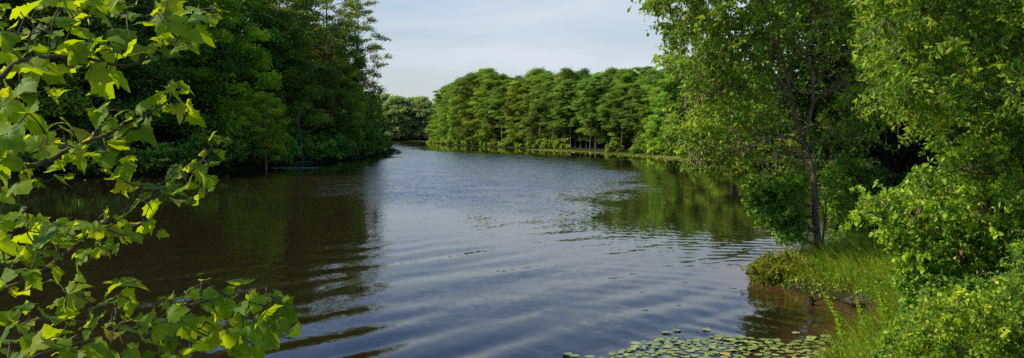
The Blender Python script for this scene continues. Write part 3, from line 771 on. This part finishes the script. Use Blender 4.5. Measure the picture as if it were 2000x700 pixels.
    # mound of earth and roots, snag
    def lump(name, label, cat, c, sc, mat, seed, roots):
        import bmesh
        bm = bmesh.new(); bmesh.ops.create_icosphere(bm, subdivisions=4, radius=1)
        for v in bm.verts:
            q = v.co; k = 1 + .18 * math.sin(3 * q.x + seed) * math.cos(4 * q.y) + .10 * math.sin(9 * q.x + 5 * q.z) * math.sin(8 * q.y + seed) + .05 * math.sin(21 * q.x) * math.sin(19 * q.z + 17 * q.y)
            v.co = q * k; v.co.x *= sc[0]; v.co.y *= sc[1]; v.co.z *= sc[2]
            if v.co.z < -.05: v.co.z *= .5
        me = bpy.data.meshes.new(name); bm.to_mesh(me); bm.free(); me.materials.append(mat)
        for p in me.polygons: p.use_smooth = True
        o = thing(name, label, cat, c); obj('clod', me, o)
        T = Tubes()
        for k in range(roots):
            a = rng.uniform(2.6, 6.5); r = rng.uniform(.5, 1)
            s = np.array([math.cos(a) * sc[0] * r, math.sin(a) * sc[1] * r, sc[2] * .7])
            T.add(curve([s * [.6, .6, 1], s + [0, -.1, .0], s * 1.25 + np.array([rng.normal() * .1, -.18, -.5 * sc[2]])], 4), np.linspace(.013, .004, 9), 4)
        obj('root', T.build('root', M['twig']), o)['kind'] = 'stuff'
    g = G(1690, 603); soil = barkmat('mound_soil', (.030, .020, .012), (.15, .105, .065), 7)
    lump('earth_mound', 'pale brown mound of earth and dead roots at the water edge', 'mound', (g[0] + .06, g[1] + .25, .10), (.38, .28, .12), soil, 1.0, 26)
    g = G(1588, 596)
    o = thing('snag', 'small dark snag sticking out of the shallow water by the bank', 'snag', (g[0], g[1], -.05))
    T = Tubes(); T.add(curve([(-.1, 0, -.1), (-.04, 0, .1), (-.06, 0, .24)], 5), np.linspace(.08, .05, 11), 7)
    obj('stump', T.build('stump', M['barkd']), o)
    T = Tubes(); T.add(curve([(-.04, 0, .12), (.1, 0, .17), (.24, .03, .22)], 5), np.linspace(.03, .012, 11), 6); T.add(curve([(-.05, 0, .05), (.12, -.05, .05), (.2, -.05, -.02)], 5), np.linspace(.035, .015, 11), 6)
    obj('prong', T.build('prong', M['barkd']), o)
    # floating log by the left bank
    a, b = G(528, 329), G(626, 328.5)
    o = thing('floating_log', 'long pale log floating in the shade by the left bank', 'log', (a + b) / 2)
    c = (a + b) / 2; T = Tubes(); T.add(curve([a - c, (a - c) * .4 + [0, .1, .04], (b - c) * .4 + [0, -.1, .03], b - c], 6) + np.array([0, 0, .0]), np.concatenate([[.02], np.full(16, .055), [.04, .02]]), 8)
    obj('bole', T.build('bole', M['barkp']), o)
    T = Tubes(); T.add(curve([(.6, 0, .03), (1.1, .25, .05), (1.7, .4, .03)], 4), np.linspace(.05, .02, 9), 6)
    obj('limb', T.build('limb', M['barkp']), o)
    # lily pads
    m, N = newmat('lily_pad')
    oi = N('ShaderNodeObjectInfo'); tc = N('ShaderNodeTexCoord')
    n1 = N('ShaderNodeTexNoise', {'Vector': tc.outputs['Object'], 'Scale': 9.0, 'Detail': 4.0})
    base = N.ramp(oi.outputs['Random'], [(0, (.20, .28, .055)), (.5, (.31, .36, .08)), (1, (.43, .43, .13))])
    col = N.mix(N.math('MULTIPLY_ADD', n1.outputs[0], 2.6, -1.0, clamp=True), N.mix(.35, base, (.06, .10, .03)), base)
    pr = N('ShaderNodeBsdfPrincipled', {'Base Color': col, 'Roughness': .38, 'Specular IOR Level': .6}); N('ShaderNodeOutputMaterial', {0: pr.outputs[0]})
    M['pad'] = m
    M['pady'] = flat('yellowed_pad', (.46, .38, .09), .45, .4, .35, 12)
    def pad_mesh(seed, mat):
        rg = np.random.default_rng(seed); k = 22; a = np.linspace(.16, 2 * math.pi - .16, k)
        w = 1 + .05 * np.sin(3 * a + seed) + .03 * np.sin(7 * a + 2 * seed)
        lift = np.maximum(0, np.sin(2 * a + seed)) * .10 * (seed % 3) + .012
        rim = np.stack([np.cos(a) * w, np.sin(a) * w * .86, lift + .015 * rg.normal(size=k)], -1)
        mid = rim * [.55, .55, .4] + np.array([0, 0, .03])
        V = np.vstack([[(.06, 0, .012)], mid, rim])
        i = np.arange(k - 1)
        return mesh('lily_pad', V, [np.stack([0 * i, 1 + i, 2 + i], -1), np.stack([1 + i, 1 + k + i, 2 + k + i, 2 + i], -1)], mat, True)
    pm = [pad_mesh(s, M['pad']) for s in range(6)]; py = [pad_mesh(s, M['pady']) for s in range(2)]
    poly = [(1165, 704), (1215, 686), (1245, 670), (1300, 658), (1350, 666), (1400, 656), (1450, 660), (1490, 662), (1540, 672), (1600, 655), (1650, 668), (1640, 730), (1160, 730)]
    placed = []; first = {}
    spots = [(1108, 693, 'lone lily pad floating farthest out from the near right bank'), (1123, 696, 'second lily pad from the outermost one floating off the patch'),
             (1152, 698, 'lily pad floating just short of the left end of the patch'), (1302, 650, 'lone lily pad at the upper fringe of the patch'), (1322, 646, 'dark curled lily pad above the upper fringe of the patch'),
             (1380, 645, 'small lily pad standing off above the middle of the patch'), (1555, 652, 'long raised lily pad beside the brown shallow water')]
    tries = 0
    while len(placed) < 285 and tries < 30000:
        tries += 1
        if len(placed) < len(spots): px, yy, lab = spots[len(placed)]
        else:
            px, yy, lab = rng.uniform(1150, 1655), rng.uniform(652, 730), None
            if not inpoly(poly, px, yy): continue
        g = G(px, yy); r = rng.uniform(.05, .115) if lab is None else .095
        if sdf(RIVER, np.array([g[0]]), np.array([g[1]]))[0] < .05: continue
        if lab is None and any((g[0] - q[0]) ** 2 + (g[1] - q[1]) ** 2 < (.86 * (r + q[2])) ** 2 for q in placed): continue
        yel = lab is None and rng.random() < .045
        me = py[rng.integers(2)] if yel else pm[rng.integers(6)]
        o = link(bpy.data.objects.new('lily_pad', me))
        o.location = (g[0], g[1], .012 + .002 * (len(placed) % 4)); o.rotation_euler = (rng.normal() * .05, rng.normal() * .05, rng.uniform(0, 6.28)); o.scale = (r, r, r)
        tag(o, lab or ('yellowed lily pad among the green ones by the near right bank' if yel else 'green lily pad in the floating patch by the near right bank'), 'lily pad', 'yellowed lily pads' if yel else 'lily pads by the right bank')
        placed.append((g[0], g[1], r))
    # duckweed strip along the far right shore
    pts = np.array([G(1060, 292.3), G(1130, 294), G(1200, 296), G(1290, 300.5), G(1350, 305), G(1400, 311)])
    n = 11000; u = rng.uniform(0, 5, n); x = np.interp(u, range(6), pts[:, 0]); y = np.interp(u, range(6), pts[:, 1])
    wd = np.interp(u, [0, 1, 3, 5], [1.2, 3.6, 6.0, 5.0]); v = rng.normal(size=n) * .6 + .5 * np.sin(u * 9) * np.sin(u * 23 + 1)
    p = np.stack([x + v * wd * .75 - 1.8, y + v * wd * .6 - 3.0, .012 + rng.uniform(0, .02, n)], -1)
    L = Leaves(); a = rng.uniform(0, 6.28, n); L.add(p, np.stack([np.cos(a), np.sin(a), 0 * a], -1), np.repeat([[0, 0, 1.]], n, 0), rng.uniform(.3, .9, n), rng.uniform(.3, 1, n))
    dm = leafmat('duckweed', (.17, .28, .08), (.26, .38, .11), (.34, .44, .15), .1, objvar=0, gain=.72)
    tag(obj('duckweed', L.build('duckweed', 'wide', dm)), 'pale green strip of floating duckweed along the far right shore', 'duckweed', kind='stuff')

# ------------------------------------------------------------------ sycamore boughs close to the camera
def sycamore():
    rng = np.random.default_rng(77)
    half = [(.10, -.12), (.28, -.17), (.42, -.08), (.62, -.07), (.60, .08), (.66, .20), (.88, .36), (.68, .44), (.60, .50), (.46, .54), (.50, .66), (.37, .72), (.30, .84), (.0, 1.06)]
    right = np.array(half); leftp = right[:-1][::-1] * [-1, 1]
    rim = np.vstack([right, leftp]); k = len(rim)
    inner = rim * .52 + np.array([0, .02])
    T2 = np.vstack([[(0, 0)], inner, rim]); i = np.arange(k - 1)
    tri = np.concatenate([np.stack([0 * i, 1 + i, 2 + i], -1), [[0, k, 1]]])
    quad = np.concatenate([np.stack([1 + i, 1 + k + i, 2 + k + i, 2 + i], -1), [[k, 2 * k, 1 + k, 1]]])
    m, N = newmat('sycamore_leaf')
    at = N('ShaderNodeAttribute', attribute_name='leafco'); sx = N('ShaderNodeSeparateXYZ', {0: at.outputs['Vector']})
    ax = N.math('ABSOLUTE', sx.outputs[0]); vein = None
    for an in (90, 25, 52, -6):
        c_, s_ = math.cos(math.radians(an)), math.sin(math.radians(an))
        cr = N.math('ABSOLUTE', N.math('SUBTRACT', N.math('MULTIPLY', ax, s_), N.math('MULTIPLY', sx.outputs[1], c_)))
        lim = .011 if an != 52 else .006
        q = N.math('MULTIPLY_ADD', cr, -1 / lim, 1.6, clamp=True); vein = q if vein is None else N.math('MAXIMUM', vein, q)
    tc = N('ShaderNodeTexCoord'); nz = N('ShaderNodeTexNoise', {'Vector': tc.outputs['Object'], 'Scale': 30.0, 'Detail': 5.0})
    col = N.ramp(N.math('MULTIPLY_ADD', nz.outputs[0], .35, N.math('SUBTRACT', sx.outputs[2], .17)), [(0, (.058, .140, .006)), (.5, (.155, .270, .010)), (.88, (.225, .305, .013)), (1, (.24, .25, .030))])
    sp_ = N('ShaderNodeTexNoise', {'Vector': tc.outputs['Object'], 'Scale': 75.0, 'Detail': 2.0})
    blot = N('ShaderNodeTexNoise', {'Vector': tc.outputs['Object'], 'Scale': 9.0, 'Detail': 2.0})
    col = N.mix(N.math('MULTIPLY', N.math('MULTIPLY_ADD', sp_.outputs[0], 14.0, -10.0, clamp=True), N.math('MULTIPLY_ADD', blot.outputs[0], 8.0, -4.0, clamp=True)), col, (.14, .085, .02))
    col = N.mix(N.math('MULTIPLY', vein, .8), col, (.20, .26, .07))
    pr = N('ShaderNodeBsdfPrincipled', {'Base Color': col, 'Roughness': .48, 'Specular IOR Level': .14})
    tr = N('ShaderNodeBsdfTranslucent', {'Color': N.mix(1.0, col, (3.4, 2.5, .30), 'MULTIPLY')})
    mx = N('ShaderNodeMixShader', {0: .52, 1: pr.outputs[0], 2: tr.outputs[0]}); N('ShaderNodeOutputMaterial', {0: mx.outputs[0]})

    def leaf_mesh(items):
        V, A, f3, f4 = [], [], [], []; n = 0
        for (p, d, nn, s, tint) in items:
            d = d / np.linalg.norm(d); x = np.cross(d, nn); x /= np.linalg.norm(x); z = np.cross(x, d)
            cu, cv, fo = rng.normal(-.22, .30), rng.normal(-.28, .28), rng.uniform(-.05, .55)
            w = T2 * [rng.uniform(.75, 1.1), 1]
            jit = 1 + .07 * rng.normal(size=k); jit[::2] *= rng.uniform(.92, 1.1); w[1 + k:] *= jit[:, None]; w[1:1 + k] *= (.5 + .5 * jit)[:, None]
            w[:, 0] += rng.normal() * .10 * w[:, 1] ** 2
            zz = fo * np.abs(w[:, 0]) ** 1.2 + cu * w[:, 0] ** 2 + cv * w[:, 1] ** 2 + .05 * np.sin(w[:, 0] * 7 + tint * 20) * np.sin(w[:, 1] * 6 + tint * 9) + np.concatenate([[0], np.full(k, -.02), rng.normal(size=k) * .035])
            V.append(p + s * (w[:, :1] * x + w[:, 1:] * d + zz[:, None] * z)); A.append(np.concatenate([T2, np.full((len(T2), 1), tint)], 1))
            f3.append(tri + n); f4.append(quad + n); n += len(T2)
        return mesh('leaves', np.concatenate(V), [np.concatenate(f3), np.concatenate(f4)], m, True, {'leafco': np.concatenate(A)})

    tb = np.array([-3.55, 2.75, 0.0]); tb[2] = H(tb[0], tb[1]) - .1
    o = thing('sycamore', 'young sycamore reaching big lobed leaves into the left of the view', 'tree', tb)
    tr_ = curve([tb, tb + [.08, .1, 1.2], tb + [.02, .2, 2.6], tb + [.15, .25, 4.2]], 8)
    T = Tubes(); T.add(tr_ - tb, np.linspace(.075, .03, len(tr_)), 10); obj('trunk', T.build('trunk', M['bark']), o)
    boughs = [  # pixel path, depth, [leaf spots x, y, size px]
        ('upper', [(-120, 190), (40, 120), (150, 112), (250, 128), (330, 88), (392, 40)], [2.9, 3.0, 3.1, 3.2, 3.25, 3.3],
         [(22, 60, 50), (30, 20, 40), (60, 15, 55), (105, 8, 50), (45, 92, 48), (75, 58, 42), (98, 30, 40), (128, 35, 48), (112, 68, 40), (150, 48, 50), (140, 88, 58), (170, 75, 60), (172, 22, 44), (188, 12, 46), (205, 28, 58), (225, 15, 40),
          (235, 62, 48), (240, 85, 52), (195, 100, 45), (214, 110, 40), (165, 112, 50), (85, 108, 60), (60, 128, 62), (20, 110, 45), (10, 145, 50), (45, 165, 50), (105, 150, 56), (135, 135, 44), (200, 148, 62), (240, 150, 50), (270, 100, 44),
          (290, 92, 48), (250, 30, 30), (262, 8, 26), (315, 30, 46), (338, 15, 50), (345, 50, 58), (372, 38, 62), (400, 35, 50), (422, 20, 26), (365, 70, 54), (395, 75, 48), (350, 92, 34), (375, 95, 30), (330, 105, 42), (320, 60, 34), (5, 10, 44), (0, 70, 50), (130, 5, 36), (155, 0, 40), (285, 118, 30), (60, 195, 42), (15, 190, 44), (110, 176, 40)]),
         ('middle', [(-120, 350), (0, 330), (80, 320), (140, 290), (230, 255), (290, 222), (330, 195), (345, 160)], [2.7, 2.75, 2.8, 2.9, 3.0, 3.1, 3.15, 3.2],
          [(335, 165, 22), (362, 168, 40), (345, 185, 42), (300, 190, 44), (318, 205, 46), (350, 215, 44), (305, 225, 34), (328, 178, 34), (280, 255, 42), (195, 205, 40), (190, 230, 44), (150, 250, 66), (210, 245, 46), (235, 250, 50), (200, 270, 42), (225, 290, 44),
           (245, 235, 34), (170, 278, 44), (35, 235, 74), (80, 235, 66), (20, 270, 60), (60, 275, 52), (100, 270, 40), (95, 300, 50), (130, 292, 44), (150, 300, 40), (160, 318, 42), (110, 330, 46), (60, 335, 50), (15, 310, 52), (205, 312, 48), (245, 312, 40),
           (210, 335, 36), (20, 205, 44), (5, 340, 50), (40, 365, 46), (80, 360, 36), (250, 335, 40), (120, 355, 40), (30, 302, 40), (180, 300, 36), (255, 270, 30), (270, 235, 30), (12, 385, 44)]),
         ('lower', [(-140, 640), (0, 570), (60, 545), (130, 495), (210, 430), (270, 398), (330, 365), (390, 320), (418, 280)], [2.6, 2.7, 2.8, 2.85, 2.95, 3.0, 3.1, 3.15, 3.2],
          [(425, 272, 26), (428, 298, 30), (415, 315, 36), (395, 335, 52), (370, 325, 42), (345, 335, 48), (330, 330, 40), (300, 370, 60), (335, 365, 46), (365, 365, 44), (390, 365, 40), (400, 378, 30), (345, 395, 30), (285, 390, 36), (235, 365, 34), (222, 348, 30), (255, 410, 44),
           (300, 412, 44), (250, 435, 40), (280, 440, 34), (270, 465, 34), (225, 455, 46), (190, 440, 52), (150, 440, 58), (100, 450, 62), (60, 455, 60), (20, 440, 56), (85, 430, 44), (190, 470, 40), (215, 480, 34), (130, 475, 48), (160, 500, 40), (100, 495, 46), (60, 500, 50),
           (25, 500, 60), (110, 530, 44), (70, 540, 40), (15, 545, 50), (45, 570, 40), (20, 420, 46), (240, 470, 30), (5, 480, 50), (170, 455, 46), (60, 430, 36), (210, 420, 34), (120, 430, 42)]),
         ('bottom', [(-160, 790), (0, 730), (90, 690), (180, 665), (270, 640), (360, 600), (440, 580), (520, 560)], [2.5, 2.6, 2.65, 2.7, 2.75, 2.8, 2.85, 2.9],
          [(512, 574, 62), (545, 566, 24), (540, 620, 68), (515, 610, 50), (560, 600, 40), (480, 600, 44), (500, 640, 60), (530, 660, 60), (470, 640, 56), (440, 600, 60), (410, 580, 52), (380, 575, 42), (400, 545, 20), (345, 610, 46), (325, 590, 36), (340, 590, 40), (365, 640, 56), (400, 640, 58),
           (430, 660, 60), (390, 680, 56), (460, 690, 56), (340, 660, 52), (310, 640, 48), (300, 670, 54), (270, 655, 46), (245, 555, 60), (232, 590, 50), (255, 600, 52), (245, 640, 44), (220, 650, 40), (210, 690, 50), (170, 640, 60), (180, 680, 50), (150, 595, 58), (140, 620, 44),
           (150, 560, 46), (155, 545, 30), (115, 590, 44), (100, 620, 56), (90, 660, 60), (45, 635, 54), (50, 600, 34), (60, 670, 56), (20, 660, 56), (10, 620, 40), (120, 680, 56), (140, 700, 50), (260, 690, 50), (330, 700, 56), (30, 695, 54), (500, 690, 44), (360, 700, 40), (290, 620, 34), (420, 620, 46), (550, 640, 40)]),
    ]
    sun_dir = SUNV
    for nm, px, dd, spots in boughs:
        pts = [P(x, y, d) for (x, y), d in zip(px, dd)]
        st = tr_[int(np.argmin(np.abs(tr_[:, 2] - (pts[0][2] - .15))))]
        path = curve([st] + pts, 7)
        B = Tubes(); B.add(path - tb, np.linspace(.013, .0025, len(path)), 7)
        items = []; todo = []
        extra = []
        for (x, y, s) in spots:
            for _ in range(1): extra.append((x + rng.normal() * 20, y + rng.normal() * 14, s * rng.uniform(.5, .95)))
        for (x, y, s) in spots + extra:
            dmid = np.interp(x, [q[0] for q in px], dd) + rng.normal() * .13
            c = P(x, y, dmid); size = s * .76 / F * dmid
            j = int(np.argmin(np.linalg.norm(path - c, axis=1)))
            # leaf blade hangs out from the twig; face tilts mostly up, often towards the viewer
            outw = c - path[j]; outw = outw / (np.linalg.norm(outw) + 1e-6)
            d = outw * .6 + np.array([rng.normal() * .5 + .2, rng.normal() * .45, -.22 + rng.normal() * .38]); d /= np.linalg.norm(d)
            nn = np.array([rng.normal() * .5, -.38 + rng.normal() * .5, .75]) + sun_dir * .15
            base = c - d * size * .45
            items.append((base - tb, d, nn, size * rng.uniform(.85, 1.1), float(np.clip(rng.normal(.5, .24) + (.33 if s < 23 and rng.random() < .5 else 0), .05, 1.1))))
            todo.append(base)
        net = path.copy(); todo = np.array(todo)   # twigs grow outwards: each leaf joins the nearest wood grown so far
        for b_ in todo[np.argsort([np.linalg.norm(path - q, axis=1).min() for q in todo])]:
            q = net[int(np.argmin(np.linalg.norm(net - b_, axis=1) + .15 * np.abs(net[:, 0] - b_[0])))]
            c_ = curve([q, (q + b_) / 2 + rng.normal(size=3) * .008, b_], 4); ln = np.linalg.norm(b_ - q)
            B.add(c_ - tb, np.linspace(.0024 + .008 * min(ln, .3), .0020, len(c_)), 4); net = np.vstack([net, c_[2:]])
        br = obj('bough', B.build('bough', M['twig']), o)
        obj('leaves', leaf_mesh(items), br)

# ------------------------------------------------------------------ light, sky, camera
SUN_AZ, SUN_EL = math.radians(-96), math.radians(38)   # azimuth from straight ahead, negative to the left
SUNV = np.array([math.sin(SUN_AZ) * math.cos(SUN_EL), math.cos(SUN_AZ) * math.cos(SUN_EL), math.sin(SUN_EL)])

def light():
    w = bpy.data.worlds.new('World'); SC.world = w; w.use_nodes = True
    N = NT(w.node_tree)
    sky = N('ShaderNodeTexSky', sky_type='NISHITA', sun_disc=False, sun_elevation=SUN_EL, sun_rotation=SUN_AZ, air_density=1.0, dust_density=1.6, ozone_density=1.6, altitude=20)
    tc = N('ShaderNodeTexCoord'); sep = N('ShaderNodeSeparateXYZ', {0: tc.outputs['Generated']})
    zc = N.math('MAXIMUM', sep.outputs[2], 0.02)
    # flat cloud layer seen in perspective
    u = N.math('DIVIDE', sep.outputs[0], N.math('ADD', zc, .18)); v = N.math('DIVIDE', sep.outputs[1], N.math('ADD', zc, .18))
    uv = N('ShaderNodeCombineXYZ', {0: u, 1: v})
    mp = N('ShaderNodeMapping', {'Vector': uv.outputs[0], 'Scale': (.55, .9, 1), 'Rotation': (0, 0, .5)})
    n1 = N('ShaderNodeTexNoise', {'Vector': mp.outputs[0], 'Scale': 1.1, 'Detail': 7.0, 'Roughness': .52, 'Distortion': .5})
    cl = N.math('MULTIPLY_ADD', n1.outputs[0], 3.0, -1.0, clamp=True)
    low = N('ShaderNodeMapRange', {'Value': sep.outputs[2], 'From Min': .12, 'From Max': .37, 'To Min': 1.0, 'To Max': 0.0}, interpolation_type='SMOOTHSTEP').outputs[0]
    hi = N('ShaderNodeMapRange', {'Value': sep.outputs[2], 'From Min': .02, 'From Max': .5}, interpolation_type='SMOOTHSTEP').outputs[0]
    fac = N.math('MULTIPLY_ADD', cl, N.math('MULTIPLY_ADD', low, .74, .05), N.math('MULTIPLY_ADD', low, .20, .02), clamp=True)
    blue = N.mix(hi, sky.outputs[0], N.mix(1.0, sky.outputs[0], (.74, 1.10, 1.55), 'MULTIPLY'))
    col = N.mix(fac, blue, (5.0, 5.4, 6.0))
    bg = N('ShaderNodeBackground', {'Color': col, 'Strength': 0.14})
    N('ShaderNodeOutputWorld', {0: bg.outputs[0]})
    s = bpy.data.lights.new('sun', 'SUN'); s.energy = 5.0; s.angle = math.radians(.55); s.color = (1, .90, .66)
    so = link(bpy.data.objects.new('sun', s))
    import mathutils
    so.rotation_euler = mathutils.Vector(SUNV).to_track_quat('Z', 'Y').to_euler()
    c = bpy.data.cameras.new('camera'); co = link(bpy.data.objects.new('camera', c)); SC.camera = co
    co.location = (0, 0, CAMZ); co.rotation_euler = (math.pi / 2 - PITCH, 0, 0)
    c.sensor_width = 36; c.lens = 36 * F / 2000; c.clip_start = .05; c.clip_end = 9000
    SC.view_settings.view_transform = 'Standard'; SC.view_settings.look = 'None'; SC.view_settings.exposure = 0; SC.view_settings.gamma = 1
    SC.render.engine = 'CYCLES'
    cy = SC.cycles; cy.max_bounces = 6; cy.diffuse_bounces = 3; cy.glossy_bounces = 3; cy.transmission_bounces = 4; cy.transparent_max_bounces = 4
    cy.sample_clamp_indirect = 6; cy.caustics_reflective = False; cy.caustics_refractive = False
    try: cy.use_denoising = False; cy.denoiser = 'OPENIMAGEDENOISE'
    except Exception: pass

light(); ground(); water(); woods(); forest(); near_plants(); bank(); sycamore()
